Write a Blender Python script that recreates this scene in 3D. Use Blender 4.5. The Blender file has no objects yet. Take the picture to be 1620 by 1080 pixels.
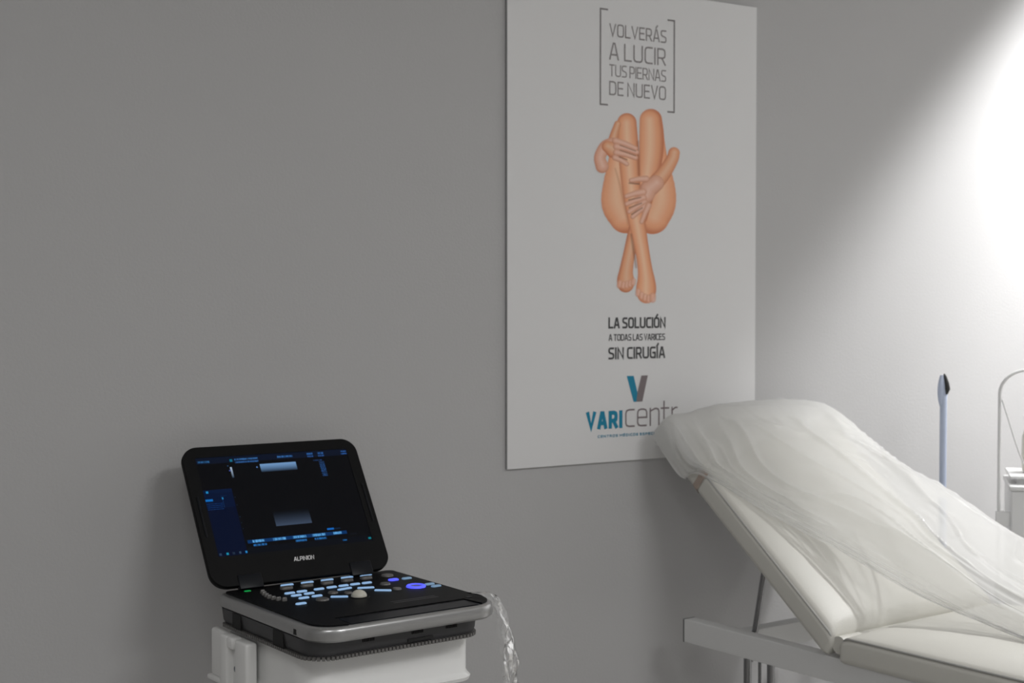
import bpy, bmesh, math, random
import numpy as np
from mathutils import Vector, Matrix

random.seed(4); rng = np.random.default_rng(4)
S = bpy.context.scene
COL = S.collection
R = math.radians

# ------------------------------------------------------------ camera, light, exposure
cam = bpy.data.cameras.new('camera'); camo = bpy.data.objects.new('camera', cam); COL.objects.link(camo)
camo.location = (0, -2.9, 1.42)
camo.rotation_euler = (R(90 - 1.58), 0, -R(32.546))
cam.sensor_width = 36; cam.lens = 2250 / 1620 * 36
cam.clip_start = .05
cam.dof.use_dof = True; cam.dof.focus_distance = 2.55; cam.dof.aperture_fstop = 5.6
S.camera = camo
S.view_settings.view_transform = 'Standard'; S.view_settings.look = 'None'
S.view_settings.exposure = 0; S.view_settings.gamma = 1; S.view_settings.use_curve_mapping = False
w = bpy.data.worlds.new('world'); S.world = w; w.use_nodes = True
w.node_tree.nodes['Background'].inputs[0].default_value = (.9, .95, 1, 1)
w.node_tree.nodes['Background'].inputs[1].default_value = .02

def lamp(name, kind, loc, energy, color=(1, 1, 1), rot=(0, 0, 0), **k):
    l = bpy.data.lights.new(name, kind); l.energy = energy; l.color = color
    for a, b in k.items(): setattr(l, a, b)
    o = bpy.data.objects.new(name, l); COL.objects.link(o); o.location = loc; o.rotation_euler = rot
    return o
# an adjustable ceiling spotlight and an added fill spot beyond the couch, tilted to the right: their wide beams draw the slanted
# boundary on the wall and fade across the couch   (x, y, z, tilt x, tilt y, half angle, blend, watts)
SPOTS = ((3.994, -1.10, 2.90, .568, .087, 1.29, .25, 235), (4.175, -.42, 2.742, .266, .001, 1.106, .693, 175))  # second spot is an unseen extra, added to brighten the wall under the couch
def spot_axis(q): return Vector((q[3], q[4], -1)).normalized()
for q in SPOTS:
    lamp('main_and_fill_lamp', 'SPOT', q[:3], q[7], (1, 1, 1), spot_axis(q).to_track_quat('-Z', 'Y').to_euler(), spot_size=2 * q[5], spot_blend=q[6], shadow_soft_size=.08)
# two dim ceiling panels in the room behind the camera
for x_, y_, e_ in ((2.1, -3.3, 43), (-.3, -2.8, 22)):
    lamp('ceiling_panel_light', 'AREA', (x_, y_, 2.97), e_, (1, 1, 1), shape='RECTANGLE', size=1.2, size_y=.6)

# ------------------------------------------------------------ materials
def mat(name, col, rough=.5, metal=0, bump=0, bscale=200, var=0, vscale=6, spec=.5, emit=None, estr=1, coat=0):
    m = bpy.data.materials.new(name); m.use_nodes = True
    nt = m.node_tree; b = nt.nodes['Principled BSDF']
    b.inputs['Base Color'].default_value = (*col, 1); b.inputs['Roughness'].default_value = rough
    b.inputs['Metallic'].default_value = metal; b.inputs['Specular IOR Level'].default_value = spec
    if coat: b.inputs['Coat Weight'].default_value = coat
    tc = nt.nodes.new('ShaderNodeTexCoord')
    if var:
        n = nt.nodes.new('ShaderNodeTexNoise'); n.inputs['Scale'].default_value = vscale; n.inputs['Detail'].default_value = 4
        nt.links.new(tc.outputs['Object'], n.inputs['Vector'])
        mx = nt.nodes.new('ShaderNodeMix'); mx.data_type = 'RGBA'
        mx.inputs[6].default_value = (*[c * (1 - var) for c in col], 1)
        mx.inputs[7].default_value = (*[min(1, c * (1 + var)) for c in col], 1)
        nt.links.new(n.outputs['Fac'], mx.inputs[0]); nt.links.new(mx.outputs[2], b.inputs['Base Color'])
    if bump:
        n2 = nt.nodes.new('ShaderNodeTexNoise'); n2.inputs['Scale'].default_value = bscale; n2.inputs['Detail'].default_value = 3
        nt.links.new(tc.outputs['Object'], n2.inputs['Vector'])
        bp = nt.nodes.new('ShaderNodeBump'); bp.inputs['Strength'].default_value = bump; bp.inputs['Distance'].default_value = .002
        nt.links.new(n2.outputs['Fac'], bp.inputs['Height']); nt.links.new(bp.outputs['Normal'], b.inputs['Normal'])
    if emit:
        b.inputs['Emission Color'].default_value = (*emit, 1); b.inputs['Emission Strength'].default_value = estr
    return m

M = dict(
    wall=mat('wall_paint', (.49, .485, .485), .9, bump=.25, bscale=160, var=.015, vscale=3, spec=.2),
    ceil=mat('ceiling_paint', (.7, .7, .68), .9, bump=.1, bscale=90, spec=.2),
    floor=mat('floor_vinyl', (.45, .44, .42), .45, var=.06, vscale=9),
    skirt=mat('baseboard_paint', (.7, .69, .67), .5, var=.01),
    board=mat('poster_board', (.75, .745, .745), .45, var=.008, vscale=4, spec=.4),
    edge=mat('edge_shade_strip', (.35, .35, .35), .5, var=.02),  # grey that stands for shade along the board's left side
    ink_grey=mat('ink_grey', (.20, .185, .185), .6, var=.02),
    ink_mid=mat('ink_mid_grey', (.27, .25, .25), .6, var=.02),
    ink_dark=mat('ink_dark', (.05, .05, .052), .6, var=.02),
    ink_teal=mat('ink_teal', (.0, .22, .36), .6, var=.02),
    ink_taupe=mat('ink_taupe', (.20, .165, .17), .6, var=.02),
    vinyl=mat('white_vinyl', (.63, .618, .57), .42, bump=.15, bscale=420, var=.015, vscale=12),
    piping=mat('piping_vinyl', (.42, .415, .40), .5, var=.03),
    lacquer=mat('white_lacquer', (.72, .72, .715), .35, var=.012, vscale=8),
    endcap=mat('dark_end_cap', (.12, .12, .12), .5, var=.05),
    strap=mat('elastic_strap', (.42, .34, .29), .8, bump=.3, bscale=600, var=.06, vscale=60),
    chrome=mat('chrome', (.24, .24, .245), .18, 1, var=.02),
    rubber=mat('black_rubber', (.02, .02, .02), .7, var=.1),
    black=mat('black_plastic', (.005, .005, .0055), .5, spec=.12, bump=.08, bscale=900, var=.05, vscale=40),
    gloss=mat('gloss_black', (.005, .006, .009), .35, spec=.2, var=.05),
    char=mat('charcoal_plastic', (.045, .045, .048), .5, bump=.1, bscale=700, var=.06, vscale=30),
    darkgap=mat('vent_black', (.006, .006, .006), .7, var=.05),
    dimkey=mat('smoked_key', (.13, .125, .12), .3, var=.15, vscale=80),
    silver=mat('silver_paint', (.39, .39, .39), .30, .8, bump=.05, bscale=1500, var=.03, vscale=50),
    ivory=mat('ivory_ball', (.62, .60, .52), .25, var=.02),
    cart=mat('cart_plastic', (.88, .88, .865), .38, bump=.06, bscale=500, var=.01),
    steel=mat('bolt_steel', (.20, .23, .25), .35, .8, var=.05),
    badge=mat('badge_silver', (.85, .85, .85), .3, .3, var=.02),
    key_lit=mat('lit_key', (.22, .28, .33), .4, emit=(.17, .31, .52), estr=1, var=.02),
    key_dimlit=mat('dim_lit_key', (.2, .26, .32), .4, emit=(.08, .16, .26), estr=1, var=.02),
    key_blue=mat('blue_key', (.05, .05, .3), .4, emit=(.08, .10, 1.0), estr=1.15, var=.02),
    led=mat('green_led', (.0, .1, .02), .4, emit=(.0, .22, .04), estr=1, var=.02),
    polec=mat('pale_blue_plastic', (.46, .52, .66), .4, var=.03),
    cream=mat('cream_plastic', (.80, .78, .70), .35, var=.02),
)

def film_mat(name, alpha, rough, crinkle, tint=(.9, .9, .89), bs=35, trans=.45, gloss=1, dens=False):
    m = bpy.data.materials.new(name); m.use_nodes = True; nt = m.node_tree
    for n in list(nt.nodes): nt.nodes.remove(n)
    N = nt.nodes.new; L = nt.links.new
    out = N('ShaderNodeOutputMaterial'); tr = N('ShaderNodeBsdfTransparent'); di = N('ShaderNodeBsdfDiffuse'); tl = N('ShaderNodeBsdfTranslucent')
    gl = N('ShaderNodeBsdfGlossy'); gl.inputs['Roughness'].default_value = rough
    di.inputs[0].default_value = (*tint, 1); tl.inputs[0].default_value = (*tint, 1)
    tc = N('ShaderNodeTexCoord'); no = N('ShaderNodeTexNoise'); no.inputs['Scale'].default_value = bs; no.inputs['Detail'].default_value = 5
    L(tc.outputs['Object'], no.inputs['Vector'])
    bp = N('ShaderNodeBump'); bp.inputs['Strength'].default_value = crinkle; bp.inputs['Distance'].default_value = .006
    L(no.outputs['Fac'], bp.inputs['Height'])
    for s in (di, tl, gl): L(bp.outputs['Normal'], s.inputs['Normal'])
    a = N('ShaderNodeMixShader'); a.inputs[0].default_value = trans; L(di.outputs[0], a.inputs[1]); L(tl.outputs[0], a.inputs[2])
    fr = N('ShaderNodeFresnel'); fr.inputs['IOR'].default_value = 1.4; L(bp.outputs['Normal'], fr.inputs['Normal'])
    # opacity grows at grazing angles, as in real thin film
    lw = N('ShaderNodeLayerWeight'); lw.inputs['Blend'].default_value = .35
    mp = N('ShaderNodeMapRange'); mp.inputs['To Min'].default_value = alpha; mp.inputs['To Max'].default_value = min(1, alpha + .35)
    L(lw.outputs['Facing'], mp.inputs['Value']); fac = mp.outputs[0]
    if dens:  # more layers of film lie on one another at the head end (mesh attribute)
        at = N('ShaderNodeVertexColor'); at.layer_name = 'ink'; ad = N('ShaderNodeMath'); ad.operation = 'ADD'; ad.use_clamp = True
        L(fac, ad.inputs[0]); L(at.outputs[0], ad.inputs[1]); fac = ad.outputs[0]
    b = N('ShaderNodeMixShader'); L(fac, b.inputs[0]); L(tr.outputs[0], b.inputs[1]); L(a.outputs[0], b.inputs[2])
    gm = N('ShaderNodeMath'); gm.operation = 'MULTIPLY'; gm.inputs[1].default_value = gloss; L(fr.outputs[0], gm.inputs[0])
    c = N('ShaderNodeMixShader'); L(gm.outputs[0], c.inputs[0]); L(b.outputs[0], c.inputs[1]); L(gl.outputs[0], c.inputs[2])
    L(c.outputs[0], out.inputs[0])
    return m
M['film'] = film_mat('couch_film', .50, .36, .10, (.95, .95, .945), gloss=.65, trans=.66, dens=True)
M['clear'] = film_mat('clear_sleeve', .10, .12, .8, (.95, .95, .95), 70, .4)

def vcol_mat(name, emissive):
    m = bpy.data.materials.new(name); m.use_nodes = True; nt = m.node_tree; b = nt.nodes['Principled BSDF']
    at = nt.nodes.new('ShaderNodeVertexColor'); at.layer_name = 'ink'
    if emissive:
        b.inputs['Base Color'].default_value = (.006, .006, .007, 1); b.inputs['Roughness'].default_value = .3; b.inputs['Specular IOR Level'].default_value = .05
        nt.links.new(at.outputs[0], b.inputs['Emission Color']); b.inputs['Emission Strength'].default_value = 1
    else:
        nt.links.new(at.outputs[0], b.inputs['Base Color']); b.inputs['Roughness'].default_value = .5
    return m
M['photo'] = vcol_mat('printed_photo', False); M['screen'] = vcol_mat('screen_picture', True)

# ------------------------------------------------------------ mesh helpers
def obj(name, verts, faces, m, parent=None, smooth=False, loc=None, angle=None):
    me = bpy.data.meshes.new(name); me.from_pydata([tuple(v) for v in verts], [], faces); me.update()
    bm = bmesh.new(); bm.from_mesh(me); bmesh.ops.recalc_face_normals(bm, faces=bm.faces); bm.to_mesh(me); bm.free()
    me.materials.append(M[m])
    if smooth:
        me.polygons.foreach_set('use_smooth', [True] * len(me.polygons))
        if angle: me.set_sharp_from_angle(angle=R(angle))
    o = bpy.data.objects.new(name, me); COL.objects.link(o)
    if parent: o.parent = parent
    if loc: o.location = loc
    return o

def empty(name, loc, rz, label, cat, group=None):
    o = bpy.data.objects.new(name, None); COL.objects.link(o); o.location = loc; o.rotation_euler = (0, 0, rz)
    o.empty_display_size = .1
    tag(o, label, cat, group); return o
def tag(o, label, cat, group=None):
    o['label'] = label; o['category'] = cat
    if group: o['group'] = group
    return o
def struct(o): o['kind'] = 'structure'; return o

class MB:
    def __init__(s): s.v = []; s.f = []
    def add(s, v, f):
        n = len(s.v); s.v += [tuple(p) for p in v]; s.f += [[i + n for i in q] for q in f]; return s
    def box(s, x0, x1, y0, y1, z0, z1, b=0):
        if b <= 0:
            v = [(x, y, z) for x in (x0, x1) for y in (y0, y1) for z in (z0, z1)]
            return s.add(v, [(0, 1, 3, 2), (4, 6, 7, 5), (0, 4, 5, 1), (2, 3, 7, 6), (0, 2, 6, 4), (1, 5, 7, 3)])
        bm = bmesh.new(); bmesh.ops.create_cube(bm, size=1)
        for q in bm.verts: q.co = Vector(((x0 + x1) / 2 + q.co.x * (x1 - x0), (y0 + y1) / 2 + q.co.y * (y1 - y0), (z0 + z1) / 2 + q.co.z * (z1 - z0)))
        bmesh.ops.bevel(bm, geom=list(bm.edges), offset=b, segments=3, profile=.5, affect='EDGES')
        bm.verts.index_update(); s.add([q.co[:] for q in bm.verts], [[q.index for q in f.verts] for f in bm.faces]); bm.free(); return s
    def tube(s, pts, r, n=14, cap=True):
        pts = [Vector(p) for p in pts]; rr = r if hasattr(r, '__len__') else [r] * len(pts)
        base = len(s.v); prev = None
        for i, p in enumerate(pts):
            t = (pts[min(i + 1, len(pts) - 1)] - pts[max(i - 1, 0)]).normalized()
            a = (Vector((0, 0, 1)) if abs(t.z) < .9 else Vector((1, 0, 0))) if prev is None else prev
            a = (a - t * a.dot(t)).normalized(); prev = a; b = t.cross(a)
            for k in range(n):
                th = 2 * math.pi * k / n; s.v.append(tuple(p + (a * math.cos(th) + b * math.sin(th)) * rr[i]))
        for i in range(len(pts) - 1):
            for k in range(n):
                s.f.append([base + i * n + k, base + i * n + (k + 1) % n, base + (i + 1) * n + (k + 1) % n, base + (i + 1) * n + k])
        if cap:
            s.f.append([base + k for k in range(n)][::-1]); s.f.append([base + (len(pts) - 1) * n + k for k in range(n)])
        return s
    def lathe(s, prof, c=(0, 0, 0), n=28):
        base = len(s.v)
        for r, z in prof:
            for k in range(n): s.v.append((c[0] + r * math.cos(2 * math.pi * k / n), c[1] + r * math.sin(2 * math.pi * k / n), c[2] + z))
        for i in range(len(prof) - 1):
            for k in range(n): s.f.append([base + i * n + k, base + i * n + (k + 1) % n, base + (i + 1) * n + (k + 1) % n, base + (i + 1) * n + k])
        s.f.append([base + k for k in range(n)][::-1]); s.f.append([base + (len(prof) - 1) * n + k for k in range(n)]); return s
    def loft(s, w, d, prof, rc, n=9, c=(0, 0)):
        """rounded rectangles w x d stacked: prof = [(z, inset)]; rc = corner radii (fl, fr, br, bl)"""
        loops = []
        for z, ins in prof: loops.append([(x + c[0], y + c[1], z) for x, y in rrect(w / 2 - ins, d / 2 - ins, [max(.001, r - ins) for r in rc], n)])
        k = len(loops[0]); base = len(s.v)
        for l in loops: s.v += l
        for i in range(len(loops) - 1):
            for j in range(k): s.f.append([base + i * k + j, base + i * k + (j + 1) % k, base + (i + 1) * k + (j + 1) % k, base + (i + 1) * k + j])
        s.f.append([base + j for j in range(k)][::-1]); s.f.append([base + (len(loops) - 1) * k + j for j in range(k)]); return s
    def prism(s, poly, z0, z1):
        k = len(poly); return s.add([(x, y, z0) for x, y in poly] + [(x, y, z1) for x, y in poly],
            [list(range(k))[::-1], list(range(k, 2 * k))] + [[i, (i + 1) % k, k + (i + 1) % k, k + i] for i in range(k)])
    def ring(s, outer, inner, z0, z1):
        k = len(outer); v = [(x, y, z) for z in (z0, z1) for lp in (outer, inner) for x, y in lp]; f = []
        for i in range(k):
            j = (i + 1) % k
            f += [[2 * k + i, 2 * k + j, 3 * k + j, 3 * k + i], [i, k + i, k + j, j], [i, j, 2 * k + j, 2 * k + i], [k + i, 3 * k + i, 3 * k + j, k + j]]
        return s.add(v, f)
    def map(s, fn): s.v = [tuple(fn(Vector(p))) for p in s.v]; return s
    def build(s, name, m, parent=None, smooth=False, angle=35, loc=None): return obj(name, s.v, s.f, m, parent, smooth, loc, angle)

def rrect(hx, hy, rc, n=9):
    out = []
    for (sx, sy), r, a0 in zip(((-1, -1), (1, -1), (1, 1), (-1, 1)), rc, (180, 270, 0, 90)):
        for i in range(n):
            a = R(a0 + 90 * i / (n - 1)); out.append((sx * (hx - r) + r * math.cos(a), sy * (hy - r) + r * math.sin(a)))
    return out

def cushion(lx, ly, lz, r, crown, nx=14, ny=14):
    """pillow block centred in x,y, base z=0: rounded edges, crowned top"""
    def axis(h, n):
        a = [-h + r * q for q in (0, .12, .3, .55, .8)]; return a + list(np.linspace(-h + r, h - r, n)) + [-q for q in a[::-1]]
    X, Y, Z = axis(lx / 2, nx), axis(ly / 2, ny), axis(lz / 2, 3)
    idx = {}; v = []; f = []
    def vid(p):
        k = tuple(round(c, 6) for c in p)
        if k not in idx:
            q = np.array(p); hh = np.array([lx / 2 - r, ly / 2 - r, lz / 2 - r]); inn = np.clip(q, -hh, hh); d = q - inn; l = np.linalg.norm(d)
            if l > 1e-9: q = inn + d / l * r
            # lay rounding evenly
            if q[2] > 0: q[2] += crown * (1 - abs(p[0] * 2 / lx) ** 5) * (1 - abs(p[1] * 2 / ly) ** 14) * (p[2] * 2 / lz)
            idx[k] = len(v); v.append((q[0], q[1], q[2] + lz / 2))
        return idx[k]
    def face(A, B, fn):
        for i in range(len(A) - 1):
            for j in range(len(B) - 1): f.append([vid(fn(A[i], B[j])), vid(fn(A[i + 1], B[j])), vid(fn(A[i + 1], B[j + 1])), vid(fn(A[i], B[j + 1]))])
    for z in (Z[0], Z[-1]): face(X, Y, lambda a, b: (a, b, z))
    for y in (Y[0], Y[-1]): face(X, Z, lambda a, b: (a, y, b))
    for x in (X[0], X[-1]): face(Y, Z, lambda a, b: (x, a, b))
    m = MB(); m.v = v; m.f = f; return m

# stroke lettering -------------------------------------------------------------
c_ = .16
GL = {
 'A': (.66, [[(0, 0), (.27, 1), (.39, 1), (.66, 0)], [(.09, .28), (.57, .28)]]),
 'C': (.56, [[(.56, 1), (.2, 1), (.06, .95), (0, .8), (0, .2), (.06, .05), (.2, 0), (.56, 0)]]),
 'D': (.64, [[(0, 0), (0, 1), (.4, 1), (.58, .93), (.64, .75), (.64, .25), (.58, .07), (.4, 0), (0, 0)]]),
 'E': (.54, [[(.54, 1), (0, 1), (0, 0), (.54, 0)], [(0, .52), (.48, .52)]]),
 'G': (.62, [[(.6, 1), (.2, 1), (.06, .95), (0, .8), (0, .2), (.06, .05), (.2, 0), (.62, 0), (.62, .48), (.36, .48)]]),
 'I': (.0, [[(0, 0), (0, 1)]]),
 'L': (.5, [[(0, 1), (0, 0), (.5, 0)]]),
 'M': (.8, [[(0, 0), (0, 1), (.4, .3), (.8, 1), (.8, 0)]]),
 'N': (.66, [[(0, 0), (0, 1), (.66, 0), (.66, 1)]]),
 'O': (.66, [[(.2, 0), (.46, 0), (.6, .05), (.66, .2), (.66, .8), (.6, .95), (.46, 1), (.2, 1), (.06, .95), (0, .8), (0, .2), (.06, .05), (.2, 0)]]),
 'P': (.58, [[(0, 0), (0, 1), (.4, 1), (.54, .94), (.58, .82), (.58, .58), (.54, .46), (.4, .4), (0, .4)]]),
 'R': (.6, [[(0, 0), (0, 1), (.4, 1), (.54, .94), (.58, .82), (.58, .58), (.54, .48), (.4, .42), (0, .42)], [(.33, .42), (.6, 0)]]),
 'S': (.56, [[(.54, 1), (.16, 1), (.04, .95), (0, .85), (0, .67), (.05, .58), (.16, .53), (.4, .47), (.52, .42), (.56, .33), (.56, .15), (.52, .05), (.4, 0), (.0, 0)]]),
 'T': (.58, [[(0, 1), (.58, 1)], [(.29, 1), (.29, 0)]]),
 'U': (.66, [[(0, 1), (0, .2), (.06, .05), (.2, 0), (.46, 0), (.6, .05), (.66, .2), (.66, 1)]]),
 'V': (.64, [[(0, 1), (.32, 0), (.64, 1)]]),
 'Z': (.56, [[(0, 1), (.56, 1), (0, 0), (.56, 0)]]),
 'c': (.52, [[(.52, 1), (.2, 1), (.06, .95), (0, .8), (0, .2), (.06, .05), (.2, 0), (.52, 0)]]),
 'e': (.58, [[(0, .5), (.58, .5), (.58, .8), (.52, .95), (.38, 1), (.2, 1), (.06, .95), (0, .8), (0, .2), (.06, .05), (.2, 0), (.54, 0)]]),
 'n': (.56, [[(0, 0), (0, 1)], [(0, .86), (.3, 1), (.4, 1), (.52, .95), (.56, .8), (.56, 0)]]),
 't': (.4, [[(.1, 1.4), (.1, .2), (.16, .04), (.28, 0), (.4, 0)], [(-.08, 1), (.4, 1)]]),
 'r': (.32, [[(0, 0), (0, 1)], [(0, .84), (.2, 1), (.32, 1)]]),
 'o': (.6, [[(.2, 0), (.4, 0), (.54, .05), (.6, .2), (.6, .8), (.54, .95), (.4, 1), (.2, 1), (.06, .95), (0, .8), (0, .2), (.06, .05), (.2, 0)]]),
}
ACC = {'Á': 'A', 'É': 'E', 'Í': 'I', 'Ó': 'O'}
def lettering(text, x0, x1, z0, z1, wt, gap=None, slant=0):
    """list of (verts2d, faces): strokes of width wt (metres) filling the rectangle"""
    gap = (.2 if gap is None else gap) - .06 + wt / (z1 - z0); strokes = []; x = 0
    for ch in text:
        if ch == ' ': x += .16 + gap * .5; continue
        b = ACC.get(ch, ch); wd, pl = GL[b]
        for p in pl: strokes.append([(x + a, z) for a, z in p])
        if ch in ACC: strokes.append([(x + wd / 2 - .04, 1.16), (x + wd / 2 + .12, 1.36)])
        x += wd + gap
    W = x - gap; sx = (x1 - x0 - wt) / W; sz = (z1 - z0 - wt)
    v = []; f = []
    for si, p in enumerate(strokes):
        P = [np.array((x0 + wt / 2 + a * sx + slant * b * sz, z0 + wt / 2 + b * sz)) for a, b in p]
        closed = np.allclose(P[0], P[-1]) and len(P) > 3
        n = len(P); L_ = []; 
        for i in range(n):
            d0 = P[i] - P[i - 1] if i else (P[0] - P[-2] if closed else P[1] - P[0]); d1 = P[i + 1] - P[i] if i < n - 1 else (P[1] - P[0] if closed else d0)
            d0 = d0 / np.linalg.norm(d0); d1 = d1 / np.linalg.norm(d1); n0 = np.array((-d0[1], d0[0])); n1 = np.array((-d1[1], d1[0]))
            mt = n0 + n1; mt /= max(np.linalg.norm(mt), 1e-6); k = 1 / max(.45, mt @ n0)
            e = np.zeros(2)
            if not closed and i == 0: e = -d1 * wt / 2
            if not closed and i == n - 1: e = d0 * wt / 2
            L_.append((P[i] + e + mt * wt / 2 * k, P[i] + e - mt * wt / 2 * k))
        for a, b in zip(L_[:-1], L_[1:]):
            q = len(v); dz = len(f) * 2e-6; v += [(*c, dz) for c in (a[0], a[1], b[1], b[0])]; f.append([q, q + 1, q + 2, q + 3])
    return v, f

# ============================================================ SETTING
CX0, CX1, CY0, CY1, CZ = -1.6, 5.4, -4.6, 0, 3.0
def slab(name, m, *a): return struct(MB().box(*a).build(name, m))
slab('wall_back', 'wall', CX0, CX1, 0, .12, 0, CZ)
slab('wall_left', 'wall', CX0 - .12, CX0, CY0, CY1 + .12, 0, CZ)
slab('wall_right', 'wall', CX1, CX1 + .12, CY0, CY1 + .12, 0, CZ)
slab('wall_front', 'wall', CX0, CX1, CY0 - .12, CY0, 0, CZ)
slab('floor', 'floor', CX0 - .12, CX1 + .12, CY0 - .12, .12, -.1, 0)
slab('ceiling', 'ceil', CX0 - .12, CX1 + .12, CY0 - .12, .12, CZ, CZ + .1)
slab('baseboard_back', 'skirt', CX0, CX1, -.012, 0, 0, .07)

for q, lab in zip(SPOTS, ('black ceiling spotlight farther from the poster wall, above the couch', 'added black fill spotlight nearest the poster wall, above the couch')):
    sp = empty('main_and_fill_spot', (q[0], q[1], CZ), 0, lab, 'spotlight', 'black ceiling spotlights')
    sM = Matrix.Translation((0, 0, q[2] - CZ)) @ spot_axis(q).to_track_quat('-Z', 'Y').to_matrix().to_4x4()
    MB().lathe([(.045, .012), (.046, .06), (.040, .075), (.0005, .078)], n=24).map(lambda p: sM @ p).build('shade', 'rubber', sp, True, 50)
    MB().tube([(0, 0, 0), (0, 0, -.008)], .05, 24).tube([(0, 0, -.008), tuple(sM @ Vector((0, 0, .07)))], .008).build('mount', 'rubber', sp, True)

# ============================================================ POSTER
PX0, PX1, PZ0, PZ1 = 1.8325, 2.6275, 1.0165, 2.2125
pc = (PX0 + PX1) / 2
poster = MB().box(PX0 - pc, PX1 - pc, -.008, -.0005, 0, PZ1 - PZ0, .0006).build('poster', 'board', None, loc=(pc, 0, PZ0))
tag(poster, 'large white poster board with crossed bare legs and Spanish lettering on the grey wall', 'poster')
def printed(name, v, f, m, label=None):
    o = obj(name, [(p[0] - pc, -.0084 - (p[2] if len(p) > 2 else 0), p[1] - PZ0) for p in v], f, m, poster)
    if label: o['label'] = label
    return o
MB().box(PX0 - pc - .0012, PX0 - pc, -.0075, -.0005, 0, PZ1 - PZ0).build('edge_shade_strip', 'edge', poster)  # dark strip: the shadow line at the left side, put into colour
for t, x0, x1, z0, z1, wt, m, lab, gp in (
    ('VOLVERÁS', 2.135, 2.3175, 2.0865, 2.1192, .0036, 'ink_mid', 'grey lettering reading VOLVERÁS', .2),
    ('A LUCIR', 2.1347, 2.3155, 2.0283, 2.0721, .0042, 'ink_mid', 'grey lettering reading A LUCIR', .2),
    ('TUS PIERNAS', 2.1348, 2.3165, 1.9872, 2.0172, .0030, 'ink_mid', 'grey lettering reading TUS PIERNAS', .18),
    ('DE NUEVO', 2.1349, 2.3165, 1.9400, 1.9755, .0036, 'ink_mid', 'grey lettering reading DE NUEVO', .2),
    ('LA SOLUCIÓN', 2.1336, 2.3176, 1.3535, 1.3817, .0050, 'ink_dark', 'dark lettering reading LA SOLUCIÓN', .2),
    ('A TODAS LAS VARICES', 2.1348, 2.3158, 1.3224, 1.3393, .0026, 'ink_dark', 'small dark lettering reading A TODAS LAS VARICES', .18),
    ('SIN CIRUGÍA', 2.1338, 2.316, 1.2756, 1.3060, .0050, 'ink_dark', 'dark lettering reading SIN CIRUGÍA', .2),
    ('VARI', 2.0655, 2.1787, 1.1006, 1.1458, .0105, 'ink_teal', 'bold teal lettering reading VARI', .3),
    ('centr', 2.1873, 2.3581, 1.1016, 1.1480, .0042, 'ink_taupe', 'thin taupe lettering reading cent before the couch hides it', .2),
    ('CENTROS MÉDICOS ESPECIALIZADOS', 2.1011, 2.3500, 1.0790, 1.0855, .0015, 'ink_teal', 'tiny teal line of lettering under the logo', .22)):
    v, f = lettering(t, x0, x1, z0, z1, wt, gp); printed('lettering', v, f, m, lab)
bw = .0042
for nm, xs, xe, z0, z1 in (('bracket', 2.1055, 2.131, 1.9128, 2.1545), ('bracket', 2.3455, 2.321, 1.9092, 2.1488)):
    sg = 1 if xe > xs else -1
    P = [(xe, z1), (xs, z1), (xs, z0), (xe, z0), (xe, z0 + bw), (xs + sg * bw, z0 + bw), (xs + sg * bw, z1 - bw), (xe, z1 - bw)]
    printed(nm, P, [[0, 1, 6, 7], [1, 2, 5, 6], [2, 3, 4, 5]], 'ink_grey')
printed('logo_stroke', [(2.1920, 1.2323), (2.2139, 1.2323), (2.2262, 1.1900), (2.2229, 1.1656), (2.2142, 1.1656)], [[0, 1, 2, 3, 4]], 'ink_teal', 'teal left stroke of the V logo')
printed('logo_stroke', [(2.2388, 1.2323), (2.2599, 1.2323), (2.2423, 1.1656), (2.2229, 1.1656), (2.2262, 1.1900)], [[0, 1, 2, 3, 4]], 'ink_taupe', 'taupe right stroke of the V logo')

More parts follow.
